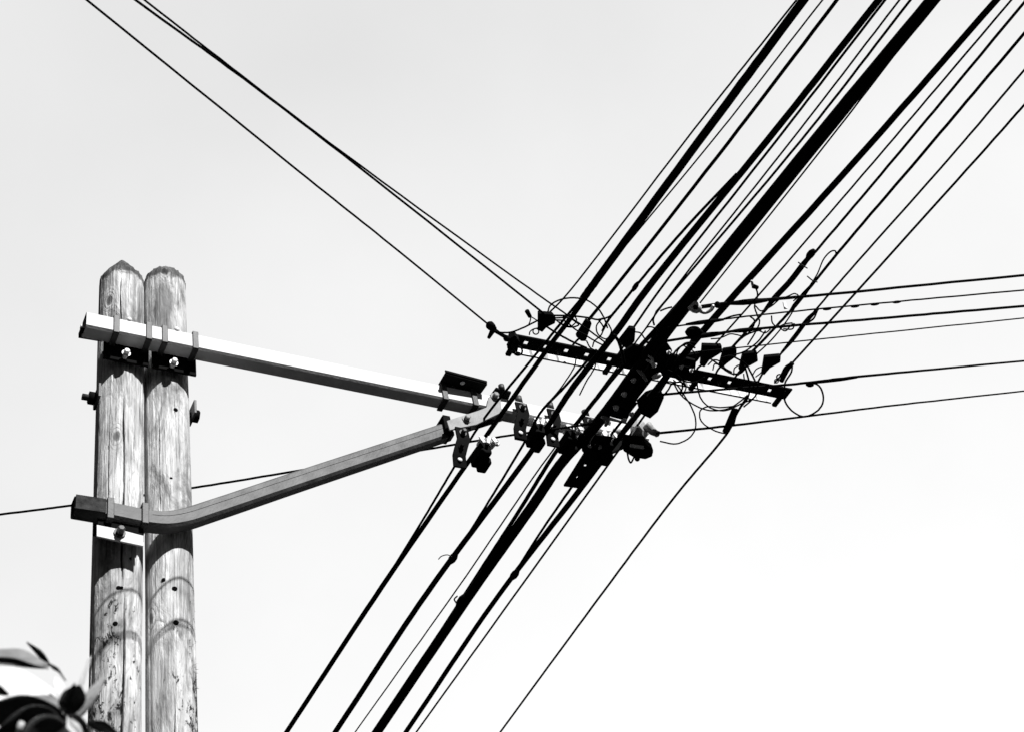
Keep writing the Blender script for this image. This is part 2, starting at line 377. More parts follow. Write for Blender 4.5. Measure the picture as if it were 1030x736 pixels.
def sqtube(x0, x1):
    o, i = T / 2, T / 2 - .006; vs = []; yc = (YF + YB) / 2; h = (zt - zb) / 2; hi = h - .006; c = .012
    def sec(x, w, hh, c): return [(x, yc + a * w, zc + e * hh) for a, e in []] + [Vector((x, yc - w + c, zc - hh)), Vector((x, yc + w - c, zc - hh)), Vector((x, yc + w, zc - hh + c)), Vector((x, yc + w, zc + hh - c)),
            Vector((x, yc + w - c, zc + hh)), Vector((x, yc - w + c, zc + hh)), Vector((x, yc - w, zc + hh - c)), Vector((x, yc - w, zc - hh + c))]
    vs = sec(x0, o, h, c) + sec(x1, o, h, c) + sec(x0, i, hi, c) + sec(x1, i, hi, c); fs = []
    for k in range(8):
        j = (k + 1) % 8
        fs += [(k, j, 8 + j, 8 + k), (16 + k, 24 + k, 24 + j, 16 + j), (k, 16 + k, 16 + j, j), (8 + k, 8 + j, 24 + j, 24 + k)]
    return vs, fs
b.add(*sqtube(xl, xr)); b.build('tube', 'galv', arm)
MB().box((xl + .03, (YF + YB) / 2, zc), X, Y, Z, .006, T - .014, zt - zb - .014).build('end_cap_or_shade_plate', 'hole', arm)  # black plate added inside the open tube end to paint its shade
MB().prism([ony(x, y, YB + .02) for x, y in ((81, 328), (104, 333), (104, 338), (81, 334))], Y * .03).build('end_lip', 'galv', arm)
MB().prism([ony(x, y, YB + .01) for x, y in ((80, 332.5), (104, 337.5), (104, 341), (80, 337))], Y * .05).build('end_lip', 'dark', arm)
def band(x, y0, y1, z0, z1, w, t, root, m='strap', tail=.03):
    b = MB()
    b.box((x, y0 - t / 2, (z0 + z1) / 2), X, Y, Z, w, t, z1 - z0 + 2 * t)
    b.box((x, (y0 + y1) / 2 + tail / 2, z0 - t / 2 - .001), X, Y, Z, w, y1 - y0 + tail, t)
    b.box((x, (y0 + y1) / 2 + tail / 2, z1 + t / 2 + .001), X, Y, Z, w, y1 - y0 + tail, t)
    return b.build('clamp_band', m, root, .003)
for px, py in ((117, 337), (150, 345), (166, 348), (197, 354)): band(ony(px, py, YF).x, YF, YB, zb, zt, .034, .008, arm)
for px0, px1, bx, by in ((104, 149.5, 128, 352.5), (152.5, 197, 176, 362)):
    x0, x1 = ony(px0, 350, YB + .01).x, ony(px1, 366, YB + .01).x
    pl = MB().box(((x0 + x1) / 2, YB + .012, zb + .022), X, Y, Z, x1 - x0, .016, .26).build('mounting_plate', 'dark', arm, .003)
    p = ony(bx, by, YB - .055)
    MB().cyl((p.x, YB + .004, p.z), (p.x, YB - .03, p.z), .014).hexbolt((p.x, YB - .03, p.z), -Y, .0165, .028).build('bolt', 'bolt', pl)
    q = ony(bx + 2, by - 31, YF)
    MB().ball((q.x, YF, zt + .003), .016, Y, .6).build('rivet', 'bolt', arm)
# angle brackets on top of the arm, near its outer end
zp = zt + .012
pl = MB().prism([onz(x, y, zp) for x, y in ((441, 387), (448, 375), (490, 386), (480, 400))], Z * .012).build('angle_bracket', 'dark', arm)
p0, p1 = onz(448, 374.5, zp), onz(490, 385.5, zp)
MB().box((p0 + p1) / 2 + Z * .012, (p1 - p0).normalized(), Y, Z, (p1 - p0).length, .008, .016).build('upright_flange', 'dark', pl)
pb = MB().prism([onz(x, y, zp) for x, y in ((490, 402), (499, 390), (514, 394), (509, 406))], Z * .014).build('angle_bracket', 'dark', arm)
MB().cyl(onz(505, 392, zp), onz(505, 392, zp) + Z * .04, .02, 8).build('bolt', 'strap', pb)
pr = onz(465, 384, zp); MB().tube([pr - Z * .008, pr - Z * .011], .016, 12).build('bolt', 'bolt', pl)
for px, py in ((447.5, 397), (478, 404)): band(ony(px, py, YF).x, YF, YB, zb, zt, .036, .012, arm, 'strap', .0)

# ------------------------------------------------------------------ bent brace
YG = 5.545
brace = thing('bent_brace', (PXL, YG, ony(130, 516, YG).z), 'grey painted bent tube rising from the poles to the outer end of the arm', 'brace')
path = [ony(x, y, YG) for x, y in ((76, 504.5), (118, 512), (145, 517.5), (166, 520), (186, 517.5), (215, 508.5), (300, 480), (400, 447), (453, 429.5))]
path = spline(path, 5); hw = .052; TB = .085
vs = []; fs = []; m_ = len(path); c = .014
for i, p in enumerate(path):
    t = (path[min(i + 1, m_ - 1)] - path[max(i - 1, 0)]).normalized(); nn = Vector((-t.z, 0, t.x))
    yc = YG + TB / 2
    for a, e in ((-TB / 2 + c, -hw), (TB / 2 - c, -hw), (TB / 2, -hw + c), (TB / 2, hw - c), (TB / 2 - c, hw), (-TB / 2 + c, hw), (-TB / 2, hw - c), (-TB / 2, -hw + c)):
        vs.append(Vector((p.x, yc + a, p.z)) + nn * e)
for i in range(m_ - 1):
    for k in range(8): fs.append((i * 8 + k, i * 8 + (k + 1) % 8, i * 8 + 8 + (k + 1) % 8, i * 8 + 8 + k))
b = MB(); b.add(vs, fs, False); b.add([v.copy() for v in vs[:8]], [tuple(range(8))]); b.add([v.copy() for v in vs[-8:]], [tuple(range(8))])
b.build('tube', 'paint', brace)
# weld seam along the tube
b = MB(); b.tube([Vector((p.x, YG - .0005, p.z + .012)) for p in path[12:]], .001, 5); b.build('weld_seam', 'dark', brace)
pz0 = path[0].z
MB().box((path[0].x - .002, YG + TB / 2, pz0), X, Y, Z, .006, TB * .8, .085).build('end_cap_or_shade_plate', 'hole', brace)  # black plate painted as the shaded opening of the tube
# stained end piece of the tube
MB().box((path[0].x + .075, YG - .0035, pz0 + .002), X, Y, Z, .15, .005, .09).build('end_plate', 'rust', brace, .002)
zb2, zt2 = pz0 - hw, pz0 + hw
for px, py in ((111, 513), (146, 519)): band(ony(px, py, YG).x, YG, YG + TB, zb2 - .012, zt2 - .008, .034, .012, brace, 'strap', .05)
x0, x1 = ony(97, 536, YG + TB).x, ony(144, 546, YG + TB).x
pl = MB().prism([ony(x, y, YG + .02) for x, y in ((97, 528), (115, 531.5), (144, 539), (144, 549.5), (97, 539.5))], Y * .012).build('mounting_plate', 'galv', brace, .002)
MB().prism([ony(x, y, YG + .036) for x, y in ((98, 522), (115, 525), (144, 532), (144, 546), (98, 536))], Y * .012).build('mounting_plate', 'dark', brace, .002)  # dark plate added to block the light gap below the tube
p = ony(121.5, 533, YG - .01); MB().hexbolt((p.x, YG + .014, p.z), Vector((0, -1, .1)), .020, .04).build('bolt', 'strap', pl)
MB().box(((x0 + x1) / 2, YG + TB + .03, pz0), X, Y, Z, x1 - x0 + .02, .014, .2).build('mounting_plate', 'dark', brace, .003)
# fork that joins the brace to the arm
fk = MB().prism([ony(x, y, YF - .016) for x, y in ((449, 423.5), (480, 413.5), (489, 410), (491, 400), (496, 396.5), (503, 401), (504.5, 415), (492, 421), (479, 427.5), (461, 431), (452, 433))], Y * .014).build('fork_plate', 'fork', brace, .003)
for px, py in ((469, 421.5), (497.5, 399)):
    MB().hexbolt(ony(px, py, YF - .023), -Y, .02, .03).build('bolt', 'fork', fk)
band(ony(449, 428, YG).x, YG - .012, YG + TB, path[-1].z - .055, path[-1].z + .062, .05, .012, brace, 'dark', 0)
MB().prism([ony(x, y, YG + TB * .8) for x, y in ((456, 424), (500, 400), (508, 408), (508, 422), (470, 434))], Y * .014).build('fork_plate', 'dark', brace, .003)

# ------------------------------------------------------------------ cables
H = 7.46
def P(px, py, dz=0.0): return onz(px, py, H + dz)
def cable(name, label, cat, pts, w, dz=0.0, ext=(0, 0), group=None, ref=None, wlist=None, m='rubber', sub=12, rough=.0008):
    """pts: surveyed positions; w: drawn width at point ref, which sets the real radius; ext: metres added at either end."""
    V = [P(x, y, dz if not isinstance(dz, (list, tuple)) else dz[i]) for i, (x, y) in enumerate(pts)]
    if wlist: R = [wi / 2 * depth(v) / F for wi, v in zip(wlist, V)]
    else:
        k = (len(V) // 2) if ref is None else ref; R = [w / 2 * depth(V[k]) / F] * len(V)
    if ext[0]:
        d = (V[0] - V[1]).normalized(); V.insert(0, V[0] + d * ext[0]); R.insert(0, R[0])
    if ext[1]:
        d = (V[-1] - V[-2]).normalized(); V.append(V[-1] + d * ext[1]); R.append(R[-1])
    Q = spline(V, sub)
    if len(V) < 3: RR = [R[0]] * len(Q)
    else:
        RR = []
        for i in range(len(V) - 1): RR += [R[i] + (R[i + 1] - R[i]) * k / sub for k in range(sub)]
        RR.append(R[-1])
    if rough:
        Q = [q + Vector((random.uniform(-1, 1), random.uniform(-1, 1), random.uniform(-1, 1))) * rough if sub < i < len(Q) - 1 - sub and (V[1] - V[0]).length < 60 else q for i, q in enumerate(Q)]
    o = MB().tube(Q, RR, 8).build(name, m); return tag(o, label, cat, group)
def sleeve(root, pts, w, dz=0.0, name='splice_sleeve', m='rubber', taper=True):
    V = [P(x, y, dz) for x, y in pts]; Q = spline(V, 6); r = w / 2 * depth(V[0]) / F
    n = len(Q); R = [r * (0.55 + 0.45 * min(1, 4 * min(i, n - 1 - i) / n)) if taper else r for i in range(n)]
    return MB().tube(Q, R, 10).build(name, m, root)
def whisker(root, pts, w=1.1, dz=-.02, m='strap', name='tie_wire'):
    V = [P(x, y, dz) for x, y in pts]
    return MB().tube(spline(V, 5), w / 2 * depth(V[0]) / F, 6).build(name, m, root)
TC = 'cables strung along the street'; EXT = (14, 40)
c1 = cable('cable', 'leftmost thick street cable, doubled where it passes the outer end of the brace', 'cable',
      [(808.5, 0), (712, 130), (600, 282), (587, 300), (582, 309), (548.5, 354), (476, 457), (384, 590), (288, 736)], 0, 0, EXT, TC, wlist=[9.3, 8.8, 8, 8, 5.3, 5.0, 4.8, 5.3, 4.9])
cable('messenger_wire', 'thin strand beside the leftmost thick cable, running to the clamp under the brace', 'wire', [(587, 298), (571, 317), (541, 354), (486, 422), (457, 469), (428, 518), (383, 591)], 2.6, -.005)
cable('street_wire', 'thin wire close along the right side of the leftmost thick cable', 'wire', [(827.6, 0), (726, 130), (598, 285)], 1.7, .03, (14, 0), TC)
cable('street_wire', 'leftmost thin wire at the top, ending in the black box on the cross arm', 'wire', [(801.4, 0), (698.4, 130), (567, 300), (551, 316)], 1.8, .29, (14, 0), TC)
cable('street_wire', 'medium wire ending in the narrow slanted black dead end right of the leftmost cable', 'wire', [(842, 0), (743, 130), (618, 290), (592, 322)], 3.4, .29, (14, 0), TC)
c2 = cable('cable', 'second thick street cable from the left, a wire tie trailing off it', 'cable',
      [(884, 0), (781, 130), (651.5, 290), (619, 335), (576, 390), (539, 447), (429.5, 596), (337, 736)], 0, 0, EXT, TC, wlist=[7.2, 7, 7.2, 7, 6.4, 5.6, 5.8, 5.6])
sleeve(c2, [(459, 556), (452, 566)], 8, 0, 'cable_tie', 'rubber'); whisker(c2, [(455, 560), (450, 557.5), (444, 559), (441, 562)])
cable('messenger_wire', 'thin strand beside the second thick cable below the arm', 'wire', [(600, 352), (566, 391), (545, 413), (526, 447), (476, 529), (453, 564)], 2.6, .004)
g1 = cable('jumper_wire', 'wire peeling off the second thick cable through a small knob above the cross arm', 'jumper wire', [(741, 175), (690, 229), (638.6, 289), (625, 306), (612, 322), (606, 333)], 2.8, -.01)
sleeve(g1, [(642, 284), (636, 293)], 5, -.01)
cable('street_wire', 'thin wire right of the second thick cable, ending in a tall black wedge', 'wire', [(890.5, 0), (790, 130), (665, 290), (637, 330)], 2.4, .29, (14, 0), TC)
cable('street_wire', 'very fine wire left of the thickest cable, passing right through below the arm', 'wire', [(905, 0), (805, 130), (679, 290), (632.5, 354), (582, 422), (558, 450), (461, 590), (357, 736)], 1.7, .04, EXT, TC)
cable('street_wire', 'fine wire that meets the left side of the thickest cable above the cross arm', 'wire', [(916, 0), (815, 130), (695, 273), (660, 314)], 2.4, .03, (14, 0), TC)
c3 = cable('cable', 'thickest black cable of the street bundle, knotted once below the arm', 'cable',
      [(938, 0), (831, 130), (671, 330), (637, 378), (602, 424), (565, 465), (537, 506), (477, 591), (379, 736)], 0, 0, EXT, TC, wlist=[13.6, 14.5, 15, 13, 11.5, 10.5, 10.5, 10.2, 9.6])
sleeve(c3, [(470, 598), (461, 612)], 12, 0, 'cable_tie'); whisker(c3, [(459, 606), (457, 602), (460, 599)], 1.6)
cable('cable', 'medium cable pressed against the left of the thickest cable', 'cable', [(790, 177), (735, 246), (672, 318), (630, 364), (594, 408), (560.6, 452), (523, 512), (479, 580), (381, 731)], 4.4, .035)
cable('street_wire', 'fine wire leaving the right edge of the thickest cable, ending at the white hook', 'wire', [(946, -5), (842.5, 130), (704, 305)], 1.8, .02, (14, 0), TC)
c4 = cable('cable', 'thick street cable on the right of the thickest one, passing through the hanging steel plate', 'cable',
      [(1002.5, 0), (871, 150), (711.5, 328), (675, 373), (624, 438), (581, 495), (501, 599), (408, 736)], 0, 0, EXT, TC, wlist=[6.8, 6.6, 7, 7, 6, 6, 5, 4.8])
sleeve(c4, [(521, 573), (514, 582)], 7.5, 0, 'cable_tie')
cable('messenger_wire', 'thin strand left of the cable that passes the hanging steel plate', 'wire', [(640, 405), (606, 448), (574, 491), (545, 533), (515, 580)], 2.6, .01)
cable('street_wire', 'thin wire on the right edge of the bundle below the arm', 'wire', [(700, 335), (650, 415), (622, 453), (517, 599), (418.5, 736)], 2.2, .03, (0, 40), TC)
IN = 'street wires ending at the right half of the cross arm'
cable('street_wire', 'fine wire right of the thick right-hand cable, ending at the highest wedge', 'wire', [(1017.5, 0), (890, 150), (764, 296), (716, 350)], 1.9, .29, (14, 0), IN)
q = cable('street_wire', 'wire with a long thick wrapped splice above the service wires', 'wire', [(1030, 3), (907.7, 150), (830, 242), (796.5, 281), (762, 321), (734, 352)], 2.6, .29, (14, 0), IN)
sleeve(q, [(819, 252), (808, 266), (794, 284), (779, 300), (768, 314)], 6, .29); sleeve(q, [(819, 251.5), (812, 260)], 7.5, .29)
whisker(q, [(803, 264), (807, 267), (812, 270)], 1.4, .0)
r = cable('street_wire', 'wire with a small open loop standing off it above the service wires', 'wire', [(1030, 34), (932, 150), (841.6, 256), (801, 306), (770, 340), (755, 355)], 2.8, .29, (14, 0), IN)
whisker(r, [(841, 256), (840, 252.5), (836, 253), (829, 260), (822, 276), (815, 287), (806, 300)], 1.6, .02, 'rubber', 'loop_end')
sleeve(r, [(816, 287), (803, 303), (795, 313)], 4.8, .29); whisker(r, [(812, 278), (817, 282), (822, 284)], 1.4, .0)
whisker(r, [(801, 307), (792, 322), (776, 342), (760, 357)], 1.6, .01, 'rubber')
s_ = cable('street_wire', 'wire ending in the outermost black wedge, doubled and looped below the service wires', 'wire', [(1030, 71), (963, 150), (848, 280), (812, 322), (784.6, 357)], 2.1, .29, (14, 0), IN)
sleeve(s_, [(823, 311), (812, 322), (800, 338), (786, 355)], 4.6, .29); whisker(s_, [(822, 313), (818, 321), (810, 326)], 2, .02, 'rubber', 'loop_end')
t_ = cable('street_wire', 'outermost wire on the right, held in an open bail clamp', 'wire', [(1030, 106), (1000, 140), (874, 280), (796, 366)], 2.3, .29, (14, 0), IN)
# service wires to the right
SV = 'service wires leaving to the right'; m15 = -.10
r1 = cable('service_wire', 'highest service wire to the right, thick near the white hook', 'wire', [(698, 310), (715, 307.5), (750, 303.5), (820, 297.5), (1030, 277)], 0, [.02, .0, -.04, m15, m15], (0, 30), SV, wlist=[4, 4.2, 4, 2.8, 2.6])
sleeve(r1, [(735, 305.5), (772, 302)], 6, m15); sleeve(r1, [(776, 301.5), (783, 301)], 5, m15); sleeve(r1, [(719, 307), (724, 306.5)], 7, m15, 'clip')
r2 = cable('service_wire', 'second highest service wire to the right, fine with small clips on it', 'wire', [(672, 329.5), (710, 324), (750, 318.5), (886, 305), (1030, 292)], 1.7, m15, (0, 30), SV)
for px, py in ((832, 311), (860, 308.3), (880, 306.2), (902, 304)): sleeve(r2, [(px - 4, py + .4), (px + 4, py - .4)], 3, m15, 'clip')
sleeve(r2, [(690, 326.5), (728, 321.5)], 4.5, m15)
r3 = cable('service_wire', 'third service wire to the right, dark and of even thickness', 'wire', [(668, 343.5), (710, 337), (750, 332), (890, 320), (1030, 308)], 2.7, m15, (0, 30), SV)
sleeve(r3, [(690, 340), (728, 335)], 5.5, m15); sleeve(r3, [(735, 333.5), (762, 331)], 4.5, m15)
sleeve(r3, [(690, 336), (697, 332.5), (706, 335)], 9, m15 + .02, 'splice_sleeve', 'rubber')
cable('service_wire', 'finest service wire to the right, fourth from the top', 'wire', [(700, 354), (750, 349), (855, 338), (1030, 320)], 1.4, m15, (0, 30), SV)
r5 = cable('service_wire', 'service wire to the right that crosses the tip of the cross arm', 'wire', [(655, 397.5), (720, 392), (800, 386), (860, 379), (1030, 363)], 0, -.06, (0, 30), SV, wlist=[2.6, 2.4, 2.6, 2.6, 2])
sleeve(r5, [(808, 385.2), (835, 382.6), (862, 379.4)], 3.6, -.06); sleeve(r5, [(811, 386.5), (818, 387)], 5, -.06, 'clip')
cable('service_wire', 'lowest service wire to the right, passing just under the round wire loop', 'wire', [(660, 435.5), (700, 431.5), (750, 426), (890, 408.5), (1030, 393)], 0, -.05, (0, 30), SV, wlist=[2.6, 2.5, 2.4, 1.9, 1.6])
# wires to the upper left
UL = 'wires leaving to the upper left'
l1 = cable('service_wire', 'lowest wire to the upper left, tied to the left tip of the cross arm', 'wire', [(493, 328), (400, 252), (310, 180), (87, 0)], 2.3, .0, (0, 25), UL)
cable('service_wire', 'darker of the two crossing wires to the upper left', 'wire', [(547, 315.5), (515, 290), (330, 144), (236.5, 73), (136, 0)], 2.6, -.03, (0, 25), UL)
cable('service_wire', 'finer of the two crossing wires to the upper left', 'wire', [(612, 347), (600, 338), (569, 316), (532, 290), (333, 145), (240, 74), (145, 0)], 1.9, -.045, (0, 25), UL)
cable('service_wire', 'wire passing behind both poles and under the arm', 'wire', [(610, 424), (510, 438), (438, 450), (300, 473), (195, 490), (75, 507.5), (0, 517)], 2.3, .0, (0, 30))
uo = cable('service_wire', 'single thin wire dropping alone to the lower right of the bundle', 'wire', [(752, 398), (742, 414), (733, 433), (680, 497.5), (603, 600), (503, 736)], 2.3, -.08, (0, 40))
MB().prism([P(x, y, -.085) for x, y in ((736.5, 410), (742.5, 411), (739, 426), (729, 436), (726.5, 433.5))], Z * .014).build('dead_end_boot', 'rubber', uo, .006)

# ------------------------------------------------------------------ cross arm
cz = H + .17
xa = thing('cross_arm', P(650, 372, .17), 'dark perforated steel cross arm with a pale rail, carried under the cable bundle', 'cross arm')
n0, n1 = onz(516, 336, cz), onz(797, 391, cz); f0, f1 = onz(513, 347.3, cz), onz(791, 401.5, cz)
# flat bar with real bolt holes: built as cells round square openings
dirx = (n1 - n0).normalized(); L_ = (n1 - n0).length
wd = ((f0 - n0).length + (f1 - n1).length) / 2; diry = Vector((-dirx.y, dirx.x, 0)); diry = diry if diry.dot(f0 - n0) > 0 else -diry
holes = []
for px, py in ((530.5, 342), (550.5, 346), (571, 350), (592, 353.5), (614, 359), (715, 379), (735, 382.5), (775, 391)):
    h = onz(px, py, cz) - n0; holes.append(h.dot(dirx))
hs = .016; b = MB(); cur = 0.0; th = .012
for h in holes + [None]:
    e = L_ if h is None else h - hs
    b.box(n0 + dirx * (cur + e) / 2 + diry * wd / 2, dirx, diry, Z, e - cur, wd, th)
    if h is not None:
        for s0, s1 in ((0, wd * .5 - hs), (wd * .5 + hs, wd)):
            b.box(n0 + dirx * h + diry * (s0 + s1) / 2, dirx, diry, Z, 2 * hs, s1 - s0, th)
        cur = h + hs
b.build('bar', 'dark', xa)
# rail that hangs behind the bar, lit from the front
gap = .085
r0, r1_ = f0 + diry * gap, f1 + diry * gap
zlo = ony(650, 380.5, (r0.y + r1_.y) / 2).z
b = MB(); rb = (r1_ - r0)
mid = (r0 + r1_) / 2; dr = rb.normalized()
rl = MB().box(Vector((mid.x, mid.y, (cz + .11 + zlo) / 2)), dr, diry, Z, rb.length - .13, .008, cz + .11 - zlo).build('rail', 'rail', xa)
MB().box(Vector((mid.x, mid.y, zlo - .004)) , dr, diry, Z, rb.length - .12, .010, .003).build('rail_edge', 'dark', rl)
for k in (.02, .35, .66, .98):
    c = n0 + dirx * (L_ * k) + diry * (wd + gap / 2 - .004)
    MB().box(c, dirx, diry, Z, .03, gap - .01, .02).build('spacer', 'dark', xa)
for h in (holes[1] + .09, holes[3] + .05, holes[5] + .07, holes[6] + .12):
    MB().hexbolt(n0 + dirx * h + diry * wd * .55 - Z * th / 2, -Z, .012, .02).build('bolt', 'strap', xa)
e = P(521, 353, .03); MB().ring(e, ray(521, 353).normalized(), .026, .006).build('end_ring', 'dark', xa)
MB().prism([P(x, y, .04) for x, y in ((512, 338), (518, 335), (522, 341), (520, 351), (514, 353), (511, 347))], Z * .05).build('end_casting', 'dark', xa, .005)
e = P(514, 349, .0); MB().ring(e, ray(514, 349).normalized(), .016, .008).build('end_ring', 'dark', xa)

# guy clamp at the left tip
gc = thing('wire_clamp', P(496, 333), 'small forked black clamp holding the lowest upper-left wire off the cross arm', 'wire clamp')
MB().tube(spline([P(490.5, 325.5), P(494, 328.5), P(498, 332)], 4), [.012, .02, .026, .026, .026, .024, .02, .018, .012], 10).build('body', 'rubber', gc)
MB().tube([P(496.5, 331), P(494, 335.5), P(491.5, 340)], [.018, .014, .010], 10).build('prong', 'rubber', gc)
MB().tube([P(497, 332), P(503, 336), P(512, 341)], [.014, .011, .014], 8).build('strap', 'rubber', gc)
MB().ball(P(509.5, 340.5), .02).build('shackle', 'dark', gc)
# terminal box
tb = thing('terminal_box', P(549, 322), 'black wedge shaped terminal box above the left half of the cross arm', 'terminal box')
MB().prism([P(x, y, -.02) for x, y in ((541, 314), (555.5, 315), (558.5, 318.5), (558, 324), (549.5, 328), (545, 333), (541, 331))], Z * .03).build('body', 'rubber', tb, .006)
MB().tube([P(530, 313, -.02), P(533, 318.5, -.02)], [.014, .012], 10).build('cap', 'rubber', tb)
MB().tube(spline([P(533, 318, -.02), P(537, 320.5, -.02), P(541, 323, -.02)], 4), .004, 6).build('lead', 'rubber', tb)
MB().tube(spline([P(534, 319, -.02), P(533, 324, -.02), P(531, 328, -.02)], 4), .004, 6).build('lead', 'rubber', tb)
MB().ring(P(539, 333.5, -.03), ray(539, 333).normalized(), .017, .004).build('hook', 'rubber', tb)
MB().tube(spline([P(532.5, 337, -.03), P(533, 334, -.03), P(536, 331.5, -.03), P(541, 330, -.03)], 4), .004, 6).build('hook', 'rubber', tb)

# dead ends
DE = 'black dead end wedges along the cross arm'
def dead_end(poly, lab, hook, dz=.27, th=.03, tail=None):
    cx_ = sum(p[0] for p in poly) / len(poly); cy_ = sum(p[1] for p in poly) / len(poly)
    o = thing('dead_end_wedge', P(cx_, cy_, dz), lab, 'dead end', DE)
    MB().prism([P(x, y, dz) for x, y in poly], Z * th).build('body', 'rubber', o, .006)
    V = [P(x, y, dz) for x, y in hook]
    MB().tube(spline(V, 5), .007, 8).build('hook', 'dark', o)
    MB().ring(V[-1], ray(*hook[-1]).normalized(), .012, .004).build('eye', 'dark', o)
    return o
dead_end([(589.5, 321), (595, 324.5), (589, 342), (584, 342), (579, 337.5)], 'narrow slanted dead end wedge just right of the leftmost cable', [(583, 340), (578, 345), (574, 350)])
dead_end([(633, 328.7), (639, 329.4), (638, 342), (631, 351), (621.5, 343.5)], 'tall dead end wedge standing left of the thickest cable', [(628, 347), (624, 353), (621, 358)])
dead_end([(683, 357), (707, 353.5), (701, 362), (692, 368), (683, 368)], 'dark dead end wedge tucked against the right of the bundle', [(687, 366), (683, 371), (681, 375)])
dead_end([(706, 346), (725.5, 346.5), (726, 353), (713, 361), (708, 368), (704, 366.5)], 'highest dead end wedge, first clear of the bundle on its right', [(707, 366), (702, 370), (699, 376)])
dead_end([(727.5, 351), (740.5, 349), (740.5, 357), (731, 364), (725, 369.5), (723, 367)], 'dead end wedge with jumper wires curling below it, second clear of the bundle', [(726, 367), (722, 372), (719, 378)])
dead_end([(747, 354.5), (761, 353), (762, 362), (751, 368), (746, 374), (743, 371)], 'dead end wedge between the curled jumpers and the outermost wedge', [(746, 371), (741, 377), (739, 381)])
dead_end([(768.5, 358), (785, 356.5), (784.5, 363), (774, 369), (768, 376), (766, 374)], 'outermost dead end wedge, with a straight pointed tail', [(769, 372), (765, 379), (762, 385)])
bc = thing('bail_clamp', P(790, 374), 'open bail clamp at the right end of the cross arm', 'bail clamp')
MB().tube(spline([P(797, 365), P(793, 370), P(789, 377), P(786, 383)], 5), .015, 10).build('body', 'rubber', bc)
MB().tube(spline([P(796, 365), P(790, 369), P(785, 378), P(779, 385)], 5), .006, 8).build('bail', 'dark', bc)
MB().tube(spline([P(797, 366), P(796, 374), P(790, 384), P(789, 390)], 5), .006, 8).build('bail', 'dark', bc)
MB().ring(P(784, 379), ray(784, 379).normalized(), .017, .005).build('link', 'dark', bc)
MB().ring(P(781, 383), ray(781, 383).normalized(), .012, .004).build('link', 'dark', bc)
# white hook and insulator
wi = thing('hook_insulator', P(702, 310), 'bright white hook insulator on the right edge of the thickest cable', 'insulator')
MB().tube(spline([P(695, 307, -.05), P(699, 309, -.05), P(702.5, 312, -.05)], 4), [.03, .036, .03, .036, .03, .036, .03, .03, .022], 12).build('body', 'white', wi)
MB().tube(spline([P(702, 312, -.05), P(709, 314.5, -.05), P(715, 312, -.05), P(718, 307.5, -.05)], 5), .011, 8).build('hook', 'white', wi)
MB().tube(spline([P(699, 309, -.08), P(700, 309.5, -.10)], 3), .014, 8).build('pin', 'dark', wi)

# jumpers
JG = 'jumper wires looped about the cross arm'
def jump(pts, w, label, dz=-.03): return cable('jumper_wire', label, 'jumper wire', pts, w, dz, (0, 0), JG, 0, None, 'rubber', 6, .0008)
jump([(497, 333), (505, 334.8), (515, 334), (527, 329.5), (536, 325), (542, 322)], 1.8, 'jumper sagging from the forked clamp to the terminal box')
jump([(551, 314), (553.5, 307.5), (561, 302.5), (572, 300), (581, 300), (592, 303), (602, 311), (608, 321), (611, 330)], 1.7, 'jumper arching from the terminal box over the leftmost thick cable')
jump([(557, 317.5), (572, 317.8), (590, 319.5), (602, 321.5), (613, 318.5), (622, 310)], 1.9, 'nearly straight jumper running right from the top of the terminal box', -.02)
jump([(558, 320), (572, 320), (579, 324), (582, 327), (577, 329), (570, 328.5), (562, 324)], 1.7, 'small closed jumper loop right beside the terminal box', -.06)
jump([(558, 322), (568, 323), (578, 331), (590, 338), (598, 343), (610, 349)], 1.7, 'jumper dipping from the terminal box onto the left of the cross arm', -.05)
jump([(548, 327.5), (558, 334), (575, 343.5), (590, 350)], 2.2, 'stout jumper slanting from under the terminal box to the bar', -.03)
jump([(602, 322), (607, 330), (604, 338), (598, 343), (596, 349)], 1.6, 'short crooked jumper below the curl left of the second cable', -.04)
jump([(617.5, 337), (622, 343), (625, 352), (628, 366)], 3.4, 'stout short curved strap in front of the second thick cable', -.09)
jump([(579.6, 359), (578, 368), (573, 377), (561, 394), (545, 411.5)], 1.5, 'fine wire dropping from the left of the cross arm to the support arm', .02)
jump([(660, 314), (657, 322), (658, 327)], 2, 'stub hanging where a fine wire meets the thickest cable', .0)
jump([(664, 313), (670, 310.5), (676, 309)], 1.8, 'short stub crossing onto the thickest cable', .0)
jump([(639, 334), (644, 335), (648, 340), (652, 345), (658, 340)], 1.5, 'little curl between the tall wedge and the thickest cable')
jump([(663, 385), (676, 384), (690, 400), (699, 418), (699, 432), (692, 441), (680, 446), (664, 443.5)], 1.6, 'long jumper hanging in a wide bow left of the lower loops')
jump([(677, 384), (684, 396), (695, 405), (714, 412.5), (733, 410.5), (745, 403), (752, 397)], 1.6, 'jumper bellying under the pale rail')
jump([(701, 384), (702, 391), (706, 402), (716, 410.5), (730, 412.5), (745, 406), (758, 400), (762, 394)], 1.6, 'deepest jumper loop under the right half of the rail', -.05)
jump([(740, 408), (725, 409.5), (712, 408.5), (705, 412), (704, 420), (709, 427), (722, 434), (731, 436)], 1.5, 'jumper turning back on itself to the boot of the lone drop wire', -.06)
jump([(680, 380), (686, 385), (685, 393), (678, 396)], 1.8, 'short jumper hook against the right of the bundle', -.03)
jump([(672, 372), (680, 376), (690, 389), (686, 398)], 1.5, 'fine jumper end at the inner end of the right rail', -.05)
jump([(726, 360), (735, 358), (742, 361), (750, 366), (755, 374), (760, 384)], 2, 'jumper curling from under the second wedge to the bar', -.04)
jump([(715, 361), (722, 366), (731, 373), (738, 376), (745, 375), (750, 370)], 1.9, 'jumper sagging between the second and third wedges', -.06)
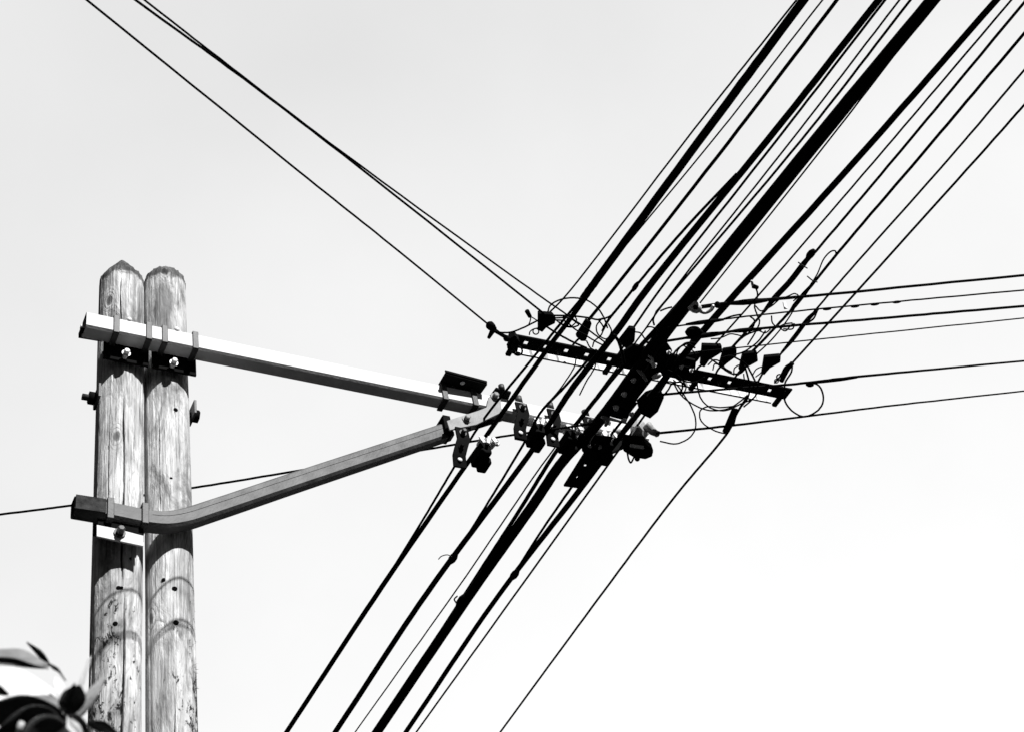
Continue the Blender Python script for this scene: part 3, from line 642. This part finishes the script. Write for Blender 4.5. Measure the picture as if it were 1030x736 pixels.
jump([(712, 367), (718, 362), (725, 364), (729, 370), (736, 374)], 1.5, 'thin curl above the bar beneath the highest wedge', -.05)
jump([(738, 377), (739, 370), (744, 367), (746, 372), (742, 377), (738, 375)], 1.4, 'tight coil at the foot of the third wedge', -.05)
jump([(757, 377), (761, 371), (767, 369), (766, 374), (760, 379)], 1.3, 'thin coil at the foot of the outermost wedge', -.05)
jump([(717, 372), (719, 366), (724, 368), (722, 372)], 1.4, 'tiny coil on the bar beside the highest wedge', -.06)
jump([(749, 368), (752, 378), (754, 390), (752, 400), (746, 408)], 2, 'jumper crossing in front of the rail to the lone drop wire', -.07)
jump([(762, 385), (762, 394), (756, 402), (748, 409)], 1.7, 'short jumper curving from the bar down to the lone drop wire', -.06)
jump([(814, 385), (821, 386), (826, 391), (827.8, 404), (822, 413), (810, 418.7), (798, 414), (791, 406), (789, 400), (790, 393)], 1.9, 'big open round wire loop beyond the right end of the cross arm', -.06)
tail_name = jump([(760, 289), (762, 296), (761, 302), (759, 308), (762, 318), (764, 324), (760, 334), (752, 347)], 1.7, 'crooked tail climbing through the service wires with a knob on top', -.07).name
jump([(754, 318), (759, 323), (755, 333), (744, 342), (735, 352)], 1.8, 'curved jumper from the second service wire to a wedge', -.07)
jump([(770, 333), (762, 344), (748, 354), (738, 357)], 1.7, 'curved jumper from the third service wire to a wedge', -.06)
jump([(760, 308), (766, 313), (776, 308), (783, 302)], 1.5, 'short jumper between the two highest service wires', -.08)
jump([(776, 318), (777, 325), (782, 329), (790, 326), (797, 325)], 1.5, 'wavy jumper hanging from the second service wire', -.08)
jump([(783, 329), (790, 333), (796, 327), (799, 326), (797, 331), (788, 331)], 1.5, 'small knot on the third service wire', -.08)
jump([(745, 333), (752, 336), (758, 334), (766, 332)], 1.6, 'bypass strand over the third service wire', -.08)
jump([(775, 331), (770, 335), (764, 333), (757, 331.5)], 1.4, 'little curl under the third service wire', -.09)
jump([(785, 301), (793, 298), (799, 295.5), (803, 298), (798, 303)], 1.4, 'whisker of a tie on the highest service wire', -.09)
jump([(699, 350), (692, 346), (684, 349), (676, 358), (670, 368)], 2, 'bowed jumper between the lowest service wires and the bundle', -.06)
jump([(700, 345), (690, 345), (682, 352), (680, 362)], 1.6, 'inner bowed jumper right of the thickest cable', -.07)
jump([(725, 322), (737, 318), (745, 316.5)], 1.8, 'bypass strand over the second service wire', -.09)
jump([(715, 341), (725, 340), (735, 336), (748, 338), (757, 334)], 1.4, 'thin strand winding under the third service wire', -.09)
for pts_, w_, lab_ in (
    ([(558, 321), (566, 327), (575, 328), (580, 322), (575, 317), (566, 319)], 1.4, 'round coil hanging between the terminal box and the leftmost cable'),
    ([(606, 320), (600, 328), (602, 337), (610, 341), (615, 334), (612, 326)], 1.5, 'crooked loop dangling at the curl left of the second cable'),
    ([(590, 343), (594, 350), (601, 353), (608, 349)], 1.5, 'short sag of wire on the bar between the first two thick cables'),
    ([(520, 341), (516, 346), (517, 353), (523, 355)], 1.5, 'small wire turn round the left tip of the bar'),
    ([(646, 335), (652, 329), (661, 332), (659, 341), (650, 345)], 1.5, 'curl of wire hugging the left of the thickest cable above the bar'),
    ([(688, 348), (696, 352), (700, 361), (693, 369), (684, 366), (682, 358)], 1.4, 'tight loop tangled round the inner wedge'),
    ([(676, 375), (688, 383), (700, 384), (709, 379)], 1.6, 'jumper sagging along the inner right half of the bar'),
    ([(729, 378), (733, 388), (741, 391), (748, 385), (748, 376)], 1.4, 'loop hanging below the bar beneath the third wedge'),
    ([(600, 361), (598, 370), (590, 383), (583, 397)], 1.5, 'wire falling from the middle of the bar beside the second cable'),
    ([(667, 398), (672, 392), (676, 386), (684, 384), (690, 388)], 1.8, 'wire bent from the black housing up to the bar')):
    jump(pts_, w_, lab_, random.uniform(-.07, -.02))
cp = bpy.data.objects[tail_name]
MB().tube([P(757.5, 288, -.07), P(762, 289.5, -.07)], [.014, .012], 10).build('end_cap_or_shade_plate', 'rubber', cp)
MB().tube([P(757, 287, -.07), P(756, 282.5, -.07)], [.009, .006], 8).build('cap_tip', 'white', cp)
ty = P(789.5, 307, -.09).y
tg = thing('tag', P(789.5, 307, -.09), 'small white tag hanging below the highest service wire', 'tag')
MB().prism([ony(x, y, ty) for x, y in ((787.5, 304), (790, 303.6), (792, 310.5), (789, 311))], Y * .006).build('plate', 'white', tg)

# ------------------------------------------------------------------ hardware at the outer end of the arm
CG = 'suspension clamps under the outer end of the arm'
def clamp(px, py, lab, k=1.0, bright=True, drop=.15, back=.07):
    """bent hanger strap on the arm's front face with a clamp body round the cable below and to its right"""
    a = ony(px, py, YF - .012)
    o = thing('suspension_clamp', a, lab, 'cable clamp', CG)
    w = .085 * k; d = Y
    def strap(pts, nm):
        vs = []; fs = []
        for p in pts:
            for s in (-1, 1):
                for q in (0, 1): vs.append(Vector((a.x + p[0] + s * w / 2, YF - .012 + p[1] - q * .012, a.z + p[2])))
        for i in range(len(pts) - 1):
            j = i * 4
            fs += [(j, j + 2, j + 6, j + 4), (j + 1, j + 5, j + 7, j + 3), (j, j + 4, j + 5, j + 1), (j + 2, j + 3, j + 7, j + 6)]
        n = len(vs); fs += [(0, 1, 3, 2), (n - 4, n - 2, n - 1, n - 3)]
        b = MB(); b.add(vs, fs); return b.build(nm, 'dark', o)
    st = strap([(0, -.015, .06), (0, -.015, -.03), (-.03, -.01, -.11), (-.045, .0, -.16), (-.042, .02, -.235 * k)], 'hanger_strap')
    MB().hexbolt((a.x, YF - .039, a.z + .015), -Y, .016, .03).build('bolt', 'strap', st)
    MB().hexbolt((a.x - .03, YF - .036, a.z - .105), -Y, .012, .025).build('bolt', 'dark', st)
    MB().tube([Vector((a.x - .044, YF - .017, a.z - .19)), Vector((a.x - .044, YF - .021, a.z - .19))], .015, 12).build('hole_disc', 'white', st)  # white disc laid on the strap in place of a cut hole
    MB().cyl((a.x + .03, YF + .02, zt + .004), (a.x + .03, YF + .02, zt + .05), .024, 10).build('stud', 'strap', o)
    # body along the cable
    c = Vector((a.x + .085, YF - .05 + back, a.z - drop))
    MB().box(c - Z * .01, X, Y, Z, .075, .15, .075).build('jaw', 'dark', o, .01)
    MB().box(c + Vector((.02, .02, -.06)), X, Y, Z, .06, .1, .05).build('jaw', 'dark', o, .01)
    if bright:
        for dx, dzz, rr in ((-.012, .055, .019), (.03, .06, .022), (.07, .052, .017)):
            bo = MB(); bo.tube([c + Vector((dx, -.085, dzz)), c + Vector((dx + .008, -.05, dzz + .012)), c + Vector((dx + .012, -.0, dzz + .02))], [rr * .7, rr, rr * .8], 10)
            bo.build('keeper_bolt', 'bolt', o)
        for k, (dx, dzz, w_, h_, tl) in enumerate(((-.03, .028, .026, .05, .3), (.012, .03, .022, .06, -.35), (.05, .036, .03, .04, .5))):
            MB().box(c + Vector((dx, -.098 - .004 * k, dzz)), X * math.cos(tl) + Z * math.sin(tl), Y, Z * math.cos(tl) - X * math.sin(tl), w_, .01, h_).build('keeper_plate', 'bolt', o, .003)
        MB().ring(c + Vector((.075, -.08, .05)), Vector((.3, -1, -.2)), .022, .008, 14, 0.2, 4.2).build('keeper_hook', 'bolt', o)
    return o
clamp(464, 440, 'cable clamp hanging under the end of the grey brace', drop=.15, back=0)
clamp(524, 414.5, 'cable clamp just right of the leftmost cable, its empty strap end turned out')
clamp(556, 421, 'cable clamp hugging the second thick cable')
clamp(592, 428.5, 'cable clamp half hidden left of the thickest cable', 1.1)

# outrigger bars that carry the cross arm from the arm end
og = thing('outrigger_bracket', P(625, 415, .02), 'long dark steel bracket running along the cables from arm end to cross arm', 'bracket')
def zbar(poly, dz, th, nm, root=og, m='dark'): return MB().prism([P(x, y, dz) for x, y in poly], Z * th).build(nm, m, root, .003)
pa, pb, pc = P(567, 488, -.03), P(582, 493.5, -.03), P(599, 437, -.03)
du = (pc - pa).normalized(); LL = (pc - pa).length; dv = (pb - pa); dv = (dv - du * dv.dot(du)); WW = dv.length; dv.normalize()
b = MB(); cur = 0
for h in [(P(x, y, -.03) - pa).dot(du) for x, y in ((577.5, 479), (584.5, 467))] + [None]:
    e_ = LL if h is None else h - .014
    b.box(pa + du * (cur + e_) / 2 + dv * WW / 2, du, dv, Z, e_ - cur, WW, .014)
    if h is not None:
        for s0, s1 in ((0, WW * .5 - .016), (WW * .5 + .016, WW)): b.box(pa + du * h + dv * (s0 + s1) / 2, du, dv, Z, .028, s1 - s0, .014)
        cur = h + .014
b.build('end_plate', 'dark', og)
zbar([(614, 418), (629, 392), (652, 352), (668, 340), (676, 352), (664, 370), (641, 400), (630, 422)], .065, .02, 'bar')
zbar([(622, 356), (638, 346), (700, 362), (698, 379), (668, 378), (652, 370), (628, 366)], .045, .02, 'saddle_plate')
zbar([(641, 405), (650, 396), (664, 391), (667, 397), (661, 411), (653, 418), (643, 413)], .03, .05, 'housing')
# through bolts whose heads stand out towards the light
for px, py, r_ in ((636, 384, .015), (626.6, 398, .017), (618.5, 411.5, .018), (634, 418, .015), (627, 424, .015), (657, 369, .012), (671, 356, .012), (684, 371, .012), (694, 374, .012)):
    p = P(px, py, -.075); MB().hexbolt(p - Y * .01, -Y - Z * .3, r_ * .72, .022).build('bolt', 'bolt', og)
def lump(pts, w, m, nm, root, dz=-.05, yy=None):
    V = [P(x, y, dz) if yy is None else ony(x, y, yy) for x, y in pts]; Q = spline(V, 4); r0_ = w / 2 * depth(V[0]) / F
    return MB().tube(Q, [r0_ * (.6 + .4 * math.sin(math.pi * i / (len(Q) - 1))) for i in range(len(Q))], 10).build(nm, m, root, 0)
lump([(641, 372), (646, 376), (650, 383)], 4, 'grey_boot', 'guard', og, -.06)
lump([(650, 362), (655, 364), (657, 369)], 3, 'white', 'guard', og, -.05)
lump([(602, 421), (608, 423), (614, 426)], 7, 'grey_boot', 'guard', og, 0, 5.5)
lump([(616, 432), (621, 434), (624, 433)], 7, 'grey_boot', 'guard', og, 0, 5.5)
lump([(656, 380), (661, 378), (665, 376)], 6, 'white', 'guard', og, -.07)
lump([(605, 419), (611, 422), (609, 428)], 5, 'grey_boot', 'guard', og, -.09)
lump([(652, 358), (656, 361), (657.5, 367)], 2.4, 'white', 'guard', og, -.09)
# last clamp with a bright keeper
k5 = thing('suspension_clamp', P(604, 442, -.05), 'cable clamp with the largest bright hooked keeper, on the thickest cable', 'cable clamp', CG)
MB().prism([ony(x, y, 5.55) for x, y in ((584, 432), (606, 418), (636, 428), (640, 446), (624, 452), (600, 464), (586, 452))], Y * .03).build('jaw', 'dark', k5, .006)
for pts, w in (([(597, 445), (600, 441)], 4.5), ([(602, 444), (604.5, 447), (603, 451)], 6), ([(606, 440), (609, 437.5), (608, 433)], 5), ([(610, 437), (615, 441), (616, 444)], 5)):
    lump(pts, w, 'bolt', 'keeper_bolt', k5, 0, 5.50)
for pl_ in ([(597, 441), (601, 439), (602.5, 445), (598, 447.5)], [(602.5, 443), (605.5, 444), (605, 451), (602.5, 450)], [(606, 433), (609.5, 434), (610, 440), (606.5, 442)], [(610, 436), (615.5, 438.5), (617.5, 444), (615, 446), (613.5, 441), (610, 440)]):
    MB().prism([ony(x, y, 5.48) for x, y in pl_], Y * .012).build('keeper_plate', 'bolt', k5, .002)
for px, py in ((592, 439), (590, 446)): lump([(px - 1, py), (px + 1, py - 1)], 4, 'strap', 'bolt', k5, 0, 5.5)
# end closure with grey boot
ec = thing('end_closure', P(648, 432, -.03), 'grey pyramid boot and black closure at the very tip of the support arm', 'closure')
e0 = [(634, 428), (641, 421), (648, 424), (653, 436), (649, 441), (634, 440)]
apex = ony(641, 429, 5.28); base = [ony(x, y, 5.40) for x, y in e0]
b = MB(); b.add(base + [apex], [(i, (i + 1) % 6, 6) for i in range(6)] + [tuple(range(6))]); b.build('boot', 'grey_boot', ec)
MB().tube(spline([ony(650, 427, 5.34), ony(656, 433, 5.34), ony(663, 437, 5.34)], 5), [.03, .034, .03, .032, .026, .028, .026, .024, .022, .024, .014], 12).build('gland', 'grey_boot', ec)
MB().prism([P(x, y, -.04) for x, y in ((628, 440), (648, 442), (656, 449), (655, 455), (648, 458), (636, 456), (626, 450))], Z * .07).build('body', 'rubber', ec, .008)
MB().prism([ony(x, y, 5.30) for x, y in ((634, 446.5), (647, 448.5), (647.5, 451), (634, 449))], Y * .01).build('name_strip', 'galv', ec)
MB().tube(spline([P(631, 455, -.05), P(632.5, 462, -.05), P(634.5, 465, -.05), P(637.5, 460, -.05), P(639, 457, -.05)], 5), .006, 8).build('loop', 'rubber', ec)
MB().ball(P(641, 461, -.05), .018).build('knob', 'rubber', ec); MB().ball(P(653, 454, -.05), .026).build('knob', 'rubber', ec)

# ------------------------------------------------------------------ shrub in the corner, close to the camera
sh = thing('shrub', (0.35, 2.3, 0), 'close broad-leaved shrub tip in the lower left corner', 'shrub')
DL = 2.9
def leaf(base, tip, wpx, roll, curl, m, d0=DL, d1=DL, fold=.25, lbl=None, hint=None):
    p0, p1 = at(base[0], base[1], d0), at(tip[0], tip[1], d1); ax = p1 - p0; L = ax.length; ax.normalize()
    v = ray(*base).normalized()
    nn = Vector(hint) if hint else (-v * math.cos(roll) + Z * math.sin(roll))
    nn = (nn - ax * nn.dot(ax)).normalized(); side = ax.cross(nn).normalized()
    W_ = wpx / 2 * d0 / F; nu, nv = 16, 8; vs = []; fs = []
    for i in range(nu + 1):
        u = i / nu; wv = W_ * (math.sin(math.pi * min(1, u ** .8)) ** .75) * (1 - .15 * u) + .0006
        for j in range(nv + 1):
            s = j / nv * 2 - 1
            vs.append(p0 + ax * (L * u) + side * (wv * s) + nn * (fold * abs(s) ** 1.6 * wv + curl * L * (u - u * u) + .02 * L * math.sin(9 * u + 3 * s) * abs(s)))
    for i in range(nu):
        for j in range(nv): k = i * (nv + 1) + j; fs.append((k, k + 1, k + nv + 2, k + nv + 1))
    b = MB(); b.add(vs, fs, True); o = b.build('leaf', m, sh)
    md = o.modifiers.new('solid', 'SOLIDIFY'); md.thickness = .0012
    if lbl: o['label'] = lbl
    return o
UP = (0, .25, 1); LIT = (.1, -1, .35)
leaf((-24, 653), (50, 668), 36, 0, .04, 'leaf_mid', 3.2, 3.15, -.12, 'grey leaf with a dark curled edge', (0, -1, .3))
leaf((50, 668), (27, 645), 7, 0, .1, 'leaf', 3.24, 3.24, .2, None, UP)
leaf((-30, 660), (49, 671.5), 9, 0, .05, 'leaf', 3.14, 3.12, .1, None, UP)
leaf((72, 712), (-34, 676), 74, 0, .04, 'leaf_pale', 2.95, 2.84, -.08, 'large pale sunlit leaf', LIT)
leaf((66, 722), (-30, 716), 50, 0, .05, 'leaf', 2.8, 2.75, .1, None, UP)
leaf((62, 728), (-20, 752), 70, 0, .05, 'leaf', 2.8, 2.7, .1, None, UP)
leaf((66, 728), (10, 780), 70, 0, .05, 'leaf', 2.8, 2.7, .1, None, UP)
leaf((66, 730), (40, 800), 60, 0, .05, 'leaf', 2.8, 2.72, .1, None, UP)
leaf((67, 718), (80, 688), 26, 0, .25, 'leaf', 2.88, 2.84, .1, None, (.2, .5, 1))
leaf((69, 714), (75, 686), 12, .3, .3, 'leaf', 2.87, 2.83, .2, None, (-.5, .6, .8))
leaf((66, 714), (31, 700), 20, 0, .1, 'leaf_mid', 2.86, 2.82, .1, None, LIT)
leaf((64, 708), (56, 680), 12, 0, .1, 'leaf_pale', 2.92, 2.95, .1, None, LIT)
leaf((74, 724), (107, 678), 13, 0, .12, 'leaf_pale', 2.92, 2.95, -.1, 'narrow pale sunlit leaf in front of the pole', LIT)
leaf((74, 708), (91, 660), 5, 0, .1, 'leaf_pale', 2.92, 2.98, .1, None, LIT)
leaf((88, 728), (126, 741), 22, 0, .15, 'leaf', 2.9, 2.85, .1, None, UP)
leaf((68, 718), (94, 746), 22, 0, .1, 'leaf', 2.9, 2.85, .1, None, UP)
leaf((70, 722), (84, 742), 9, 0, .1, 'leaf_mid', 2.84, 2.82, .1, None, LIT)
leaf((48, 667), (66, 684), 9, 0, .15, 'leaf', 3.15, 3.1, .1, None, UP)
leaf((-16, 690), (10, 698), 14, 0, .1, 'leaf', 2.8, 2.8, .1, None, UP)
for k in range(30):
    a0 = (random.uniform(-60, 90), random.uniform(790, 1000)); an = random.uniform(0, 6.28); l = random.uniform(45, 80)
    leaf(a0, (a0[0] + l * math.cos(an), a0[1] + l * .7 * math.sin(an)), random.uniform(24, 40), random.uniform(-1, 1), .15, 'leaf', random.uniform(2.6, 3.1), random.uniform(2.6, 3.1))
tipp = at(66, 714, 2.91)
MB().tube(spline([Vector((.35, 2.3, 0)), Vector((.40, 2.4, 1.4)), at(40, 860, 2.9), at(60, 760, 2.9), tipp], 8), [.02 - .016 * i / 32 for i in range(33)], 8).build('stem', 'leaf', sh)
MB().tube(spline([at(60, 714, 2.88), at(30, 724, 2.84), at(10, 748, 2.8), at(20, 800, 2.8)], 5), .006, 8).build('twig', 'leaf', sh)
MB().tube([at(22, 726, 2.6), at(16, 741, 2.6)], [.006, .004], 8).build('twig', 'leaf_pale', sh)
